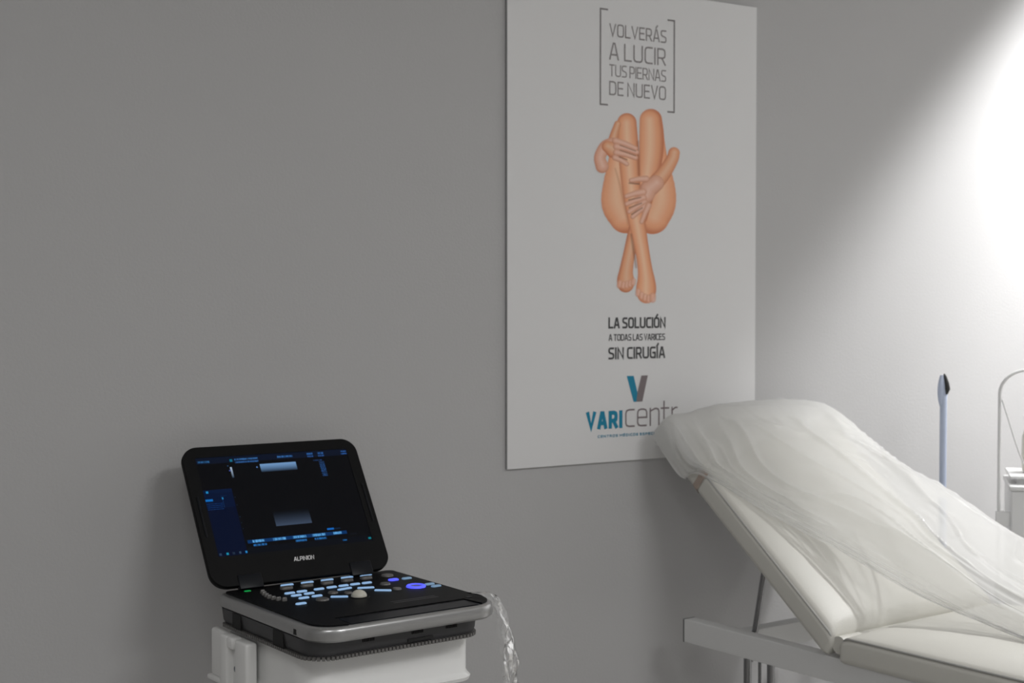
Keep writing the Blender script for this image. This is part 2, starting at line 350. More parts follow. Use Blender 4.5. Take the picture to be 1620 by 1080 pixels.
# printed photograph of crossed legs: painted per vertex on a fine flat grid (ink only)
def legs_print():
    st = 2.4
    XS = np.arange(118, 596, st); YS = np.arange(26, 1062, st); X, Y = np.meshgrid(XS, YS)
    img = np.zeros((*X.shape, 3)); img[:] = (.75, .745, .745); A = np.zeros(X.shape)
    skin_d = np.array((.66, .22, .10)); skin = np.array((.90, .42, .23)); skin_l = np.array((.97, .62, .41))
    pink = np.array((.82, .44, .31)); pink_l = np.array((.92, .60, .48)); pink_d = np.array((.66, .28, .17))
    def shape(pts, pal=(skin_d, skin, skin_l), light=(0.1, -.1), hi=.5, soft=3.0, op=1):
        nonlocal img, A
        if len(pts) > 3:
            Q = np.array(pts, float); E_ = np.concatenate([[2 * Q[0] - Q[1]], Q, [2 * Q[-1] - Q[-2]]]); pts = []
            for i in range(len(Q) - 1):
                a, b, c, d = E_[i:i + 4]
                for t in (0, .25, .5, .75): pts.append(.5 * (2 * b + (c - a) * t + (2 * a - 5 * b + 4 * c - d) * t * t + (3 * b - a - 3 * c + d) * t ** 3))
            pts.append(Q[-1])
        best = np.full(X.shape, 9.); lx = np.zeros(X.shape); rad = np.full(X.shape, 30.)
        for (xa, ya, ra), (xb, yb, rb) in zip(pts[:-1], pts[1:]):
            L2 = (xb - xa) ** 2 + (yb - ya) ** 2
            t = np.clip(((X - xa) * (xb - xa) + (Y - ya) * (yb - ya)) / max(L2, 1e-6), 0, 1)
            r = ra + (rb - ra) * t; dx = X - (xa + (xb - xa) * t); dy = Y - (ya + (yb - ya) * t)
            d = np.hypot(dx, dy) / r; dl = np.hypot(dx - light[0] * r, dy - light[1] * r) / r
            k = d < best; best = np.where(k, d, best); lx = np.where(k, dl, lx)
            rad = np.where(k, r, rad)
        a = op * np.clip((1 - best) * rad / soft + .5, 0, 1)[..., None]
        u = np.clip(lx, 0, 1)[..., None]
        col = np.where(u < .55, pal[2] + (pal[1] - pal[2]) * np.clip(u / .55, 0, 1) ** (1 / (hi + .5)), pal[1] + (pal[0] - pal[1]) * ((u - .55) / .45) ** 1.6)
        img = img * (1 - a) + col * a; A = np.maximum(A, a[..., 0])
    # the two thighs, lowest layer of the print
    shape([(285, 130, 44), (264, 300, 58), (258, 440, 82), (264, 530, 95), (294, 598, 86)], light=(-.15, -.1))
    shape([(430, 110, 52), (450, 300, 60), (466, 440, 82), (459, 530, 94), (432, 600, 88)], light=(.15, -.1))
    sh = (skin_d * .9, skin * .92, skin_l * .9)
    shape([(372, 560, 40), (345, 660, 36), (312, 790, 31), (296, 880, 36), (293, 925, 44), (294, 948, 42)], sh)
    for x, y, r in ((262, 955, 15), (281, 960, 13), (299, 958, 13), (316, 952, 13), (332, 944, 13)):
        shape([(x + 3, y - 16, r), (x, y, r)], (pink_d, pink, pink_l), op=.75)
    shape([(424, 98, 58), (428, 180, 64), (425, 280, 62), (408, 400, 54), (390, 500, 46), (368, 600, 38)], light=(-.12, 0))
    shape([(300, 112, 50), (304, 210, 54), (312, 320, 52), (322, 440, 48), (340, 560, 47), (362, 680, 40), (382, 790, 36), (394, 870, 38), (400, 925, 45), (400, 970, 52), (400, 1000, 46)], light=(-.02, 0))
    for x, y, r in ((358, 1000, 14), (376, 1016, 13), (394, 1026, 13), (413, 1032, 14), (433, 1026, 17)):
        shape([(x + 1, y - 18, r), (x, y, r)], (pink_d, pink, pink_l), op=.75)
    # hollow between the two legs and the dark line along the crossed calf
    shape([(357, 210, 5), (360, 300, 7), (363, 380, 6)], (skin_d * .7,) * 3, soft=10, op=.7)
    shape([(322, 690, 4), (338, 790, 6), (348, 860, 4)], (skin_d * .45,) * 3, soft=10, op=.7)
    shape([(240, 350, 3), (268, 450, 5), (290, 560, 5), (306, 640, 3)], (skin_d * .75,) * 3, soft=10, op=.4)
    # left arm and hand
    pp = (pink_d, pink, pink_l); aa = (skin_d, skin * .92, skin_l * .92)
    shape([(252, 118, 17), (238, 160, 20), (226, 205, 24)], aa)
    shape([(172, 338, 34), (160, 290, 30), (188, 240, 34), (222, 228, 40)], pp)
    shape([(200, 235, 30), (228, 250, 44)], aa)
    for a, b in (((240, 205, 17), (345, 245, 13)), ((245, 235, 17), (350, 265, 13)), ((245, 265, 17), (345, 293, 13)), ((238, 292, 15), (300, 325, 12))):
        shape([a, ((a[0] + b[0]) / 2, (a[1] + b[1]) / 2 - 4, (a[2] + b[2]) / 2), b], pp)
    for p in (((265, 228, 2.5), (345, 258, 2.5)), ((265, 254, 2.5), (345, 282, 2.5)), ((262, 288, 3.5), (300, 303, 3))): shape(list(p), (pink_d * .6,) * 3, soft=5)
    # right arm and hand
    shape([(544, 268, 30), (535, 300, 32), (496, 366, 37), (452, 420, 42)], aa)
    shape([(450, 425, 42), (412, 455, 46), (400, 490, 40)], pp)
    for a, b in (((400, 402, 17), (322, 410, 12)), ((385, 470, 18), (298, 492, 12)), ((385, 500, 18), (300, 532, 12)), ((390, 525, 18), (312, 572, 12)), ((400, 540, 17), (330, 598, 12)), ((412, 540, 16), (376, 625, 11))):
        shape([a, ((a[0] + b[0]) / 2, (a[1] + b[1]) / 2 - 3, (a[2] + b[2]) / 2), b], pp)
    for p in (((312, 424, 3), (362, 428, 4)), ((310, 512, 3), (372, 498, 2.5)), ((312, 552, 3), (376, 528, 2.5)), ((325, 586, 3), (380, 552, 2.5))): shape(list(p), (pink_d * .55,) * 3, soft=5)
    # wall-plane position of every sample (homography of the measured photograph)
    f = 2250; p = R(1.58); yw = R(32.546); fw = np.array([math.sin(yw) * math.cos(p), math.cos(yw) * math.cos(p), -math.sin(p)])
    rt = np.array([math.cos(yw), -math.sin(yw), 0]); up = np.cross(rt, fw)
    px = 900 + X / 3.273; py = 160 + Y / 3.273
    d = fw + rt * ((px - 810) / f)[..., None] - up * ((py - 540) / f)[..., None]
    tt = (2.9 - .0082) / d[..., 1]; PX = d[..., 0] * tt; PZ = 1.42 + d[..., 2] * tt
    ny, nx = X.shape; keep = A > .02
    idx = np.arange(nx * ny).reshape(ny, nx)
    fk = keep[:-1, :-1] | keep[1:, :-1] | keep[:-1, 1:] | keep[1:, 1:]
    q = np.stack([idx[:-1, :-1], idx[:-1, 1:], idx[1:, 1:], idx[1:, :-1]], -1)[fk]
    used, inv = np.unique(q, return_inverse=True); q = inv.reshape(q.shape)
    co = np.stack([PX.ravel() - pc, np.full(nx * ny, -.0084), PZ.ravel() - PZ0], 1)[used]
    me = bpy.data.meshes.new('printed_legs'); me.from_pydata(co.tolist(), [], q.tolist()); me.update()
    ca = me.color_attributes.new('ink', 'FLOAT_COLOR', 'POINT')
    ca.data.foreach_set('color', np.concatenate([img.reshape(-1, 3)[used], np.ones((len(used), 1))], 1).ravel())
    me.materials.append(M['photo']); o = bpy.data.objects.new('printed_legs', me); COL.objects.link(o); o.parent = poster
    o['label'] = 'printed picture of crossed bare legs held by two hands'
legs_print()

# ============================================================ MEDICAL CART
DX, DY, DYAW, DZ = 1.2224, -.4334, R(3.88), .850
cart = empty('medical_cart', (DX, DY, 0), DYAW, 'white plastic cart carrying the portable ultrasound, cut off by the bottom edge', 'cart')
MB().loft(.36, .335, [(.690, .002), (.692, -.006), (.699, -.009), (.704, -.004), (.710, 0), (.776, 0), (.782, .002), (.784, .006)], (.05, .03, .03, .03), c=(-.006, .035)).build('basket', 'cart', cart, True)
MB().loft(.33, .30, [(.60, .02), (.69, 0)], (.04,) * 4, c=(-.006, .03)).build('underframe', 'cart', cart, True)
MB().loft(.10, .13, [(.12, 0), (.61, 0)], (.03,) * 4, c=(0, .04)).build('column', 'cart', cart, True)
b = MB()
for a in range(4):
    th = R(45 + 90 * a); b.tube([(0, .03, .11), (.24 * math.cos(th), .03 + .22 * math.sin(th), .075)], [.04, .024])
b.build('base', 'cart', cart, True)
for a in range(4):
    th = R(45 + 90 * a); x, y = .24 * math.cos(th), .03 + .22 * math.sin(th)
    MB().tube([(x - .013, y, .035), (x + .013, y, .035)], .035, 20).tube([(x, y, .035), (x, y, .08)], .009).build('caster', 'rubber', cart, True)
# side plate with two upright posts (probe bracket) on the left
MB().box(-.206, -.19, .05, .225, .684, .779, .006).box(-.212, -.186, .045, .232, .676, .686, .004).build('side_plate', 'cart', cart, True)
for ya, yb in ((.116, .147), (.031, .081)):
    MB().box(-.224, -.200, ya, yb, .60, .783, .005).build('bracket_post', 'cart', cart, True)
MB().box(-.223, -.200, .092, .120, .760, .783, .005).build('bracket_clip', 'cart', cart, True)
MB().box(-.210, -.198, .075, .120, .60, .775, .003).build('bracket_web', 'cart', cart, True)
MB().tube([(-.208, .098, .722), (-.214, .098, .722)], .0058, 16).tube([(-.214, .098, .722), (-.2155, .098, .722)], .0028, 8).build('bolt', 'steel', cart, True)

# ============================================================ PORTABLE ULTRASOUND
us = empty('portable_ultrasound', (DX, DY, .7845), DYAW, 'open black laptop style ultrasound with lit screen and glowing keys on the white cart', 'ultrasound')
OZ = -.7845
def up(m): return m.map(lambda p: p + Vector((0, 0, OZ)))
W_, D_ = .4055, .4098; BW_, BC_ = .376, -.0125
up(MB().loft(BW_, D_ - .03, [(.7855, .016), (.788, .010), (.800, .003), (.823, 0)], (.05, .05, .02, .02), c=(BC_, .010))).build('lower_body', 'char', us, True)
up(MB().loft(W_, D_, [(.8215, .014), (.8222, .006), (.826, .0012), (.832, 0), (.839, 0), (.8430, .0008), (.8468, .0030), (.8490, .0062), (.8496, .0100), (.8496, .014)], (.058, .062, .02, .02), 14)).build('silver_rim', 'silver', us, True, 30)
up(MB().loft(W_ - .021, D_ - .021, [(.8475, 0), (.8499, 0), (.8503, .0006)], (.048, .052, .012, .012), 14)).build('top_plate', 'gloss', us, True, 30)
# raised keypad plate with the hand grip notch left open at the front
o_ = rrect(W_ / 2 - .0112, D_ / 2 - .0112, (.047, .051, .012, .012), 12)
fl = [p for p in o_[:12]]; fr_ = o_[12:24]; rest = o_[24:]
NL, NR, NV = -.132, .150, -.139
poly = [p for p in fl if p[0] < NL - .004] + [(NL - .003, -W_ / 2 + .006), (NL, NV)] + [(NR, NV), (NR + .006, -W_ / 2 + .010)] + [p for p in fr_ if p[0] > NR + .008] + rest
up(MB().prism(poly, .8499, .8523)).build('keypad_plate', 'black', us)
up(MB().box(NL + .004, NR - .004, NV - .055, NV - .009, .8500, .8512, .0004)).build('hand_grip', 'gloss', us)
KEYLAB = {'key_lit': 'pale blue lit key', 'key_dimlit': 'dimly lit pale key', 'key_blue': 'glowing blue key', 'led': 'small green status light'}
def key(u, v, wd, dp, m, name='key', ht=.0028, rc=None, z=.8523, rot=0):
    rc = rc or min(wd, dp) * .42
    k = MB().loft(wd, dp, [(0, 0), (ht * .7, .0002), (ht, .0014)], (rc,) * 4, 6)
    o = k.build(name, m, us, True, 40, loc=(u, v, z + OZ)); o.rotation_euler = (0, 0, rot)
    if m in KEYLAB: o['label'] = KEYLAB[m]
    return o
for u, v in ((-.064, .174), (-.019, .173), (.026, .172), (.072, .171), (.116, .170)):
    key(u, v, .028, .0075, 'key_lit')
    key(u - .017, v - .030, .026, .016, 'dimkey', 'paddle', .005)
for u, v in ((-.097, .099), (-.070, .100), (-.032, .100), (-.003, .101), (.024, .101), (.050, .100), (.076, .098), (-.097, .072), (-.068, .074), (-.096, .043), (-.067, .044), (-.125, 0)):
    key(u, v, .022, .0095, 'key_lit')
for u, v, a in ((.010, .072, 8), (.049, .056, -22), (-.036, .012, -32), (.063, .014, -40)):
    key(u, v, .034, .0075, 'key_lit', rot=R(a))
for u, v, r in ((-.074, .010, .013), (-.027, .053, .010), (-.004, .034, .008), (.100, .066, .011), (.093, .010, .009), (.150, .140, .013)):
    up(MB().lathe([(r, .8523), (r * .95, .8545), (r * .85, .8556), (r * .6, .8553), (0.0005, .8552)], (u, v, 0))).build('dial', 'dimkey', us, True, 40)
# trackball
up(MB().lathe([(.021, .8523), (.020, .8535), (.0165, .8536), (.016, .8523)], (-.003, -.006, 0))).build('trackball_ring', 'black', us, True)
up(MB().lathe([(.0155 * math.cos(R(a)), .8535 + .0125 * math.sin(R(a))) for a in range(0, 88, 8)] + [(.0003, .866)], (-.003, -.006, 0))).build('trackball', 'ivory', us, True, 80)
for u, v in ((.166, .090), (.171, .012), (.171, -.012)): key(u, v, .022, .011, 'key_dimlit')
key(.136, .093, .022, .015, 'key_blue')
up(MB().lathe([(.0198, .8523), (.0194, .8550), (.0178, .8562), (.0142, .8562), (.0132, .8550), (.0132, .8523)], (.137, .009, 0))).build('power_ring', 'key_blue', us, True, 60)
up(MB().lathe([(.0128, .8523), (.0124, .8542), (.0003, .8546)], (.137, .009, 0))).build('power_button', 'dimkey', us, True, 60)
key(-.153, .169, .014, .008, 'led', 'status_light', .0015)
for u, v in ((-.138, .134), (-.143, .117), (-.147, .099), (-.149, .083), (-.148, .068), (-.144, .055), (-.137, .044)):
    key(u, v, .010, .006, 'dimkey', 'slider', .007, .0022)
# faint printed line block on the palm rest, small corner latches
up(MB().box(.02, .12, -.098, -.094, .8523, .8526)).build('palm_line', 'char', us)
up(MB().box(.02, .12, -.086, -.082, .8523, .8526)).build('palm_line', 'char', us)
up(MB().box(.160, .172, -.139, -.131, .8523, .8530)).build('latch', 'gloss', us)
# port on the silver rim, left front
port = up(MB().box(-.2034, -.1995, -.128, -.118, .8285, .8385, .0006)).build('port', 'darkgap', us)
up(MB().box(-.2036, -.2005, -.117, -.108, .8265, .8315, .0008)).build('port_cover', 'silver', us, True)
# dark side panels and vent grilles on the lower body
hx = BW_ / 2 - BC_; fy = -(D_ / 2 - .015) + .010
for y0, y1 in ((.10, .135), (-.075, -.035)): up(MB().box(-hx - .0012, -hx + .002, y0, y1, .795, .822)).build('side_panel', 'darkgap', us)
for xc in (-.085, .02, .095):
    g = MB()
    for i in range(8): g.box(xc + i * .0032 - .012, xc + i * .0032 - .0102, fy - .0012, fy + .002, .811, .820)
    o = up(g).build('vent_grille', 'darkgap', us); o['kind'] = 'stuff'
up(MB().box(.00, .055, fy + .0008, fy + .003, .797, .802)).build('slot', 'darkgap', us)
# toothed bottom flange all round
g = MB(); lp = rrect(BW_ / 2 - .0075, (D_ - .03) / 2 - .0075, (.043, .043, .014, .014), 30)
pts = [Vector((x + BC_, y + .010, 0)) for x, y in lp]; pts.append(pts[0]); acc = 0; nxt = 0
for a, bb in zip(pts[:-1], pts[1:]):
    L_ = (bb - a).length
    while nxt <= acc + L_ and L_ > 1e-6:
        p = a.lerp(bb, (nxt - acc) / L_); t = (bb - a).normalized(); n = Vector((t.y, -t.x, 0))
        q = [p + t * s1 * .0026 + n * s2 for s1, s2 in ((-1, -.003), (1, -.003), (1, .0068), (-1, .0068))]
        g.add([(*c.xy, .7862) for c in q] + [(*c.xy, .7925) for c in q], [(0, 3, 2, 1), (4, 5, 6, 7), (0, 1, 5, 4), (1, 2, 6, 5), (2, 3, 7, 6), (3, 0, 4, 7)])
        nxt += .0078
    acc += L_
o = up(g).build('vent_teeth', 'dimkey', us); o['kind'] = 'stuff'
# ---- lid: local frame x=width, y=up the lid, z=towards the viewer
LW, LL = .398, .3133; TH = R(33.88); LYAW = R(1.453) - DYAW
lo = Vector((1.1911 - DX, -.2590 - DY, 0)); cy, sy = math.cos(-DYAW), math.sin(-DYAW)
lo = Vector((cy * lo.x - sy * lo.y, sy * lo.x + cy * lo.y, .862 + OZ))
lidM = Matrix.Translation(lo) @ Matrix.Rotation(LYAW, 4, 'Z') @ Matrix.Rotation(R(90) - TH, 4, 'X')
def lidmap(m): return m.map(lambda p: lidM @ p)
def cl(m): return m.map(lambda p: p + Vector((0, LL / 2, 0)))
lidmap(cl(MB().loft(LW, LL, [(-.018, .006), (-.016, .002), (-.012, 0), (-.004, 0), (-.0022, .001)], (.034,) * 4, 12))).build('lid', 'black', us, True, 30); lid = bpy.data.objects['lid']
SX0, SX1, SL0, SL1 = -.1722, .1732, .0655, .2876
outer = [(x, y + LL / 2) for x, y in rrect(LW / 2 - .001, LL / 2 - .001, (.033,) * 4, 16)]
inner = [(min(max(x, SX0), SX1), min(max(y, SL0), SL1)) for x, y in outer]
lidmap(MB().ring(outer, inner, -.0022, 0)).build('bezel', 'black', lid)
for sgn in (-1, 1):
    x0 = sgn * .187
    lidmap(MB().box(x0 - .0022, x0 + .0022, .11, .20, 0, .0018, .0008)).build('bumper', 'gloss', lid)
for x0, x1 in ((-.1445, -.094), (.1028, .152)):
    lidmap(MB().box(x0, x1, -.008, .0225, -.012, .0020, .0015)).build('hinge', 'gloss', lid, True)
v, f = lettering('ALPINION', -.0165, .0285, .0388, .0480, .0014, .18, .18)
lidmap(MB().add([(a, b, .0004 + c) for a, b, c in v], f)).build('logo_lettering', 'badge', lid)['label'] = 'silver maker lettering below the screen'

def screen_picture():
    nx, ny = 420, 270; s = (np.arange(nx) + .5) / nx; t = (np.arange(ny) + .5) / ny; Sg, T = np.meshgrid(s, t)
    lin = lambda c: np.array([(x / 255) ** 2.2 for x in c])
    img = np.zeros((ny, nx, 3)); img[:] = lin((13, 14, 17))
    rr = np.random.default_rng(7)
    def rect(s0, s1, t0, t1, col, grad=None, k=1.0):
        m = ((Sg >= s0) & (Sg <= s1) & (T >= t0) & (T <= t1))[..., None]
        c = lin(col) * np.ones_like(img)
        if grad is not None: u = np.clip((T - t0) / (t1 - t0), 0, 1)[..., None] ** k; c = lin(col) * (1 - u) + lin(grad) * u
        img[:] = np.where(m, c, img)
    def blur_text(s0, s1, t0, t1, col, bg):
        rect(s0, s1, t0, t1, [(a * .55 + b * .45) for a, b in zip(col, bg)])
        x = s0
        while x < s1:
            wd = .003 + .004 * rr.random(); 
            if rr.random() < .75: rect(x, min(x + wd, s1), t0 + .004 * rr.random(), t1 - .006 * rr.random(), col)
            x += wd + .002
    nv = (17, 26, 44)
    rect(0, 1, 0, .065, nv)
    blur_text(.012, .085, .035, .055, (52, 110, 165), nv)
    rect(.215, .232, .035, .06, (30, 120, 150))
    blur_text(.245, .395, .028, .048, (62, 118, 185), nv); blur_text(.245, .395, .060, .078, (55, 105, 170), nv)
    blur_text(.525, .625, .030, .050, (62, 120, 190), nv)
    for a, b in ((.725, .765), (.797, .837)): blur_text(a, b, .020, .040, (55, 110, 185), nv); blur_text(a, b, .05, .066, (50, 95, 165), nv)
    blur_text(.96, .998, .018, .034, (50, 100, 175), nv); blur_text(.955, .998, .045, .06, (50, 100, 175), nv)
    rect(.397, .635, .105, .19, (128, 172, 222), (24, 32, 44), 1.15)
    rect(.372, .380, .125, .140, (90, 130, 190))
    rect(.205, .216, .115, .225, (190, 210, 235), (40, 60, 80)); rect(.196, .203, .145, .155, (80, 100, 200)); rect(.19, .197, .095, .105, (60, 100, 150))
    blur_text(.755, .815, .098, .112, (40, 70, 120), (13, 14, 17))
    for i in range(13): blur_text(.790 + .004 * (i % 2), .827, .118 + .0125 * i, .126 + .0125 * i, (52, 105, 180), (13, 14, 17))
    rect(.40, .634, .60, .752, (14, 17, 22), (70, 84, 106), 1.6)
    # navy side panel
    rect(0, .182, .335, 1, (4, 20, 46)); rect(0, .182, .335, .365, (8, 30, 62)); rect(0, .182, .365, .52, (6, 26, 56))
    rect(.018, .034, .345, .366, (40, 150, 215)); rect(.004, .050, .425, .447, (22, 118, 205)); rect(.108, .116, .415, .437, (40, 130, 190))
    for i in range(4): blur_text(.006, .105, .470 + .019 * i, .478 + .019 * i, (16, 62, 122), (6, 26, 56))
    rect(.110, .112, .44, .52, (20, 60, 110)); rect(.10, .14, .40, .403, (16, 50, 95))
    for t_ in (.42, .50, .62, .68, .74): rect(.188, .193, t_, t_ + .008, (40, 60, 80))
    # soft keys along the foot
    rect(.198, .842, .862, .897, (14, 58, 108))
    for a, b in ((.228, .303), (.357, .440), (.485, .572), (.612, .698), (.752, .808)): blur_text(a, b, .866, .893, (105, 182, 245), (14, 58, 108))
    for a, b in ((.228, .313), (.495, .570), (.622, .700)): blur_text(a, b, .906, .928, (45, 120, 195), (13, 14, 17))
    rect(.718, .764, .822, .842, (28, 112, 205)); rect(.764, .806, .825, .842, (20, 40, 62))
    rect(.19, 1, .935, 1, (15, 19, 27))
    blur_text(.80, .828, .952, .968, (40, 125, 205), (15, 19, 27)); rect(.975, .992, .955, .975, (25, 140, 155)); blur_text(.865, .905, .895, .912, (30, 36, 46), (13, 14, 17))
    for a, c in ((.01, (50, 70, 95)), (.052, (30, 150, 185)), (.09, (40, 55, 75)), (.13, (60, 85, 110)), (.168, (45, 140, 210))): rect(a, a + .014, .962, .985, c)
    verts = []; 
    for j in range(ny):
        for i in range(nx):
            verts.append(lidM @ Vector((SX0 + (SX1 - SX0) * i / (nx - 1), SL1 + (SL0 - SL1) * j / (ny - 1), -.0012)))
    idx = np.arange(nx * ny).reshape(ny, nx); q = np.stack([idx[1:, :-1], idx[1:, 1:], idx[:-1, 1:], idx[:-1, :-1]], -1).reshape(-1, 4)
    me = bpy.data.meshes.new('screen'); me.from_pydata([p[:] for p in verts], [], q.tolist()); me.update()
    ca = me.color_attributes.new('ink', 'FLOAT_COLOR', 'POINT'); ca.data.foreach_set('color', np.concatenate([img.reshape(-1, 3) * .72, np.ones((nx * ny, 1))], 1).ravel())
    me.materials.append(M['screen']); o = bpy.data.objects.new('screen', me); COL.objects.link(o); o.parent = lid
    o['label'] = 'lit dark screen with blue menus and grey scan bands'
screen_picture()

# ============================================================ CLEAR SLEEVE over the deck corner
def catmull(P, n, axis=0):
    P = np.moveaxis(np.asarray(P, float), axis, 0); k = len(P); ext = np.concatenate([[2 * P[0] - P[1]], P, [2 * P[-1] - P[-2]]]); out = []
    for u in np.linspace(0, k - 1, n):
        i = min(int(u), k - 2); t = u - i; a, b, c, d = ext[i:i + 4]
        out.append(.5 * (2 * b + (c - a) * t + (2 * a - 5 * b + 4 * c - d) * t * t + (3 * b - a - 3 * c + d) * t ** 3))
    return np.moveaxis(np.array(out), 0, axis)
def grid_faces(n, m): return [[i * m + j, i * m + j + 1, (i + 1) * m + j + 1, (i + 1) * m + j] for i in range(n - 1) for j in range(m - 1)]
ctl = np.array([  # rows down the sleeve, in the deck frame: (u, v, z)
    [(.165, -.120, .857), (.172, -.135, .861), (.180, -.145, .860), (.184, -.130, .857), (.180, -.115, .856)],
    [(.192, -.160, .850), (.200, -.158, .858), (.206, -.150, .858), (.206, -.135, .856), (.198, -.120, .854)],
    [(.207, -.185, .815), (.214, -.172, .835), (.222, -.160, .838), (.224, -.148, .836), (.214, -.130, .830)],
    [(.209, -.190, .780), (.216, -.190, .790), (.232, -.168, .795), (.242, -.150, .796), (.230, -.130, .790)],
    [(.207, -.192, .740), (.220, -.186, .742), (.244, -.172, .745), (.262, -.150, .746), (.250, -.126, .742)],
    [(.206, -.196, .690), (.224, -.188, .690), (.246, -.168, .690), (.272, -.148, .692), (.256, -.122, .690)],
    [(.212, -.185, .600), (.228, -.180, .600), (.238, -.165, .600), (.262, -.150, .602), (.252, -.130, .600)]])
nr, nc = 90, 50
G = catmull(catmull(ctl, nr, 0), nc, 1); tt_, uu_ = np.meshgrid(np.linspace(0, 1, nc), np.linspace(0, 1, nr))
amp = .0042 * np.clip(uu_ * 4, 0.1, 1)
G[..., 0] += amp * (np.sin(tt_ * 27 + 5 * uu_ + 2 * np.sin(uu_ * 9)) + .6 * np.sin(uu_ * 31 + tt_ * 14))
G[..., 1] += amp * (np.cos(tt_ * 22 - 6 * uu_) + .6 * np.sin(uu_ * 40 + tt_ * 9))
slv = obj('plastic_sleeve', G.reshape(-1, 3), grid_faces(nr, nc), 'clear', None, True, loc=(DX, DY, 0)); slv.rotation_euler = (0, 0, DYAW)
tag(slv, 'clear crumpled plastic sleeve hanging from the front right corner of the ultrasound', 'plastic sleeve')

# ============================================================ EXAMINATION COUCH
KX, KY, KYAW = 2.254, -.150, R(4.19)
couch = empty('examination_couch', (KX, KY, 0), KYAW, 'white padded examination couch with raised backrest on a white steel frame', 'couch')
CWID = .60
MB().box(.012, .050, -1.95, 0, .571, .628, .002).build('side_rail', 'lacquer', couch)
MB().box(.55, .588, -1.95, 0, .571, .628, .002).build('side_rail', 'lacquer', couch)
for x in (.031, .569): MB().box(x - .0195, x + .0195, -.0005, .003, .5705, .6285, .0008).build('end_cap', 'endcap', couch)
MB().box(.049, .551, -.187, -.150, .572, .627, .002).build('cross_member', 'lacquer', couch)
MB().box(.049, .551, -1.80, -1.76, .572, .627, .002).build('cross_member', 'lacquer', couch)
for x in (.031, .569):
    for ya in (-.200, -1.70):
        MB().tube([(x, ya, .02), (x, ya, .572)], .0095).build('leg', 'chrome', couch, True)
        MB().tube([(x, ya - .075, .02), (x, ya - .075, .572)], .0090).build('leg', 'chrome', couch, True)
        MB().tube([(x, ya - .040, .02), (x, ya - .040, .572)], .0042).build('gas_rod', 'chrome', couch, True)
        MB().box(x - .02, x + .02, ya - .10, ya + .03, 0, .022, .004).build('foot', 'rubber', couch)
# strut that props the backrest (either side)
for x in (.058, .542):
    MB().tube([(x, -.232, .800), (x, -.183, .552)], .0072).build('backrest_strut', 'chrome', couch, True)
# seat cushion
seat = cushion(CWID, 1.42, .062, .016, .020, 44, 60).map(lambda p: p + Vector((CWID / 2, -.500 - .71, .620)))
def roll(p, end, sg, r=.034, lz=.062, z0=0):
    d = sg * (end - p.y); d = max(0., min(d, r)); return Vector((p.x, p.y, p.z - (r - math.sqrt(r * r - (r - d) ** 2)) * max(0, p.z - z0) / lz))
seat.map(lambda p: roll(p, -.500, 1, z0=.62))
seat.build('seat_cushion', 'vinyl', couch, True, 60)
def piping(lx, ly, z, r, fn, name):
    lp = rrect(lx / 2 - .0015, ly / 2 - .0015, (r,) * 4, 8); lp.append(lp[0])
    m = MB(); m.tube([(x, y, z) for x, y in lp], .0026, 8, False); m.map(fn).build(name, 'piping', couch, True)
piping(CWID - .004, 1.416, .0605, .024, lambda p: roll(p + Vector((CWID / 2, -1.21, .620)), -.502, 1, z0=.62), 'piping')
MB().box(.10, CWID - .1, -1.85, -.55, .604, .624, .003).build('seat_board', 'endcap', couch)
# backrest: frame with y' up along the slope
BL, BT = .705, .060; BA = math.atan2(.622, .783)
bM = Matrix.Translation((CWID / 2, -.462, .627)) @ Matrix.Rotation(BA, 4, 'X')
cushion(CWID, BL, BT, .016, .020, 44, 44).map(lambda p: bM @ roll(p + Vector((0, BL / 2, 0)), 0, -1)).build('backrest', 'vinyl', couch, True, 60)
piping(CWID - .004, BL - .004, BT - .0055, .024, lambda p: bM @ roll(p + Vector((0, BL / 2, 0)), .002, -1), 'piping')
MB().box(-.22, .22, .03, .66, -.010, .004, .003).map(lambda p: bM @ p).build('backrest_board', 'lacquer', couch)
# fold of vinyl at the hinge
MB().tube([(.010, -.497, .659), (.590, -.497, .659)], .020, 16).build('hinge_fold', 'vinyl', couch, True)
# elastic strap of the cover round the head section
sl = MB(); e = .0022; y0, y1 = .522, .541
pr = [(-.3 + .004, BT + .0015), (-.3 - e, BT - .012), (-.3 - e, .010), (-.3 + .010, -e), (.3 - .010, -e), (.3 + e, .010), (.3 + e, BT - .012), (.3 - .004, BT + .0015)]
for (xa, za), (xb, zb) in zip(pr, pr[1:]):
    n = len(sl.v); sl.v += [(xa, y0, za), (xa, y1, za), (xb, y1, zb), (xb, y0, zb)]; sl.f.append([n, n + 1, n + 2, n + 3])
sl.map(lambda p: bM @ p).build('elastic_strap', 'strap', couch)['label'] = 'brown elastic strap round the backrest'

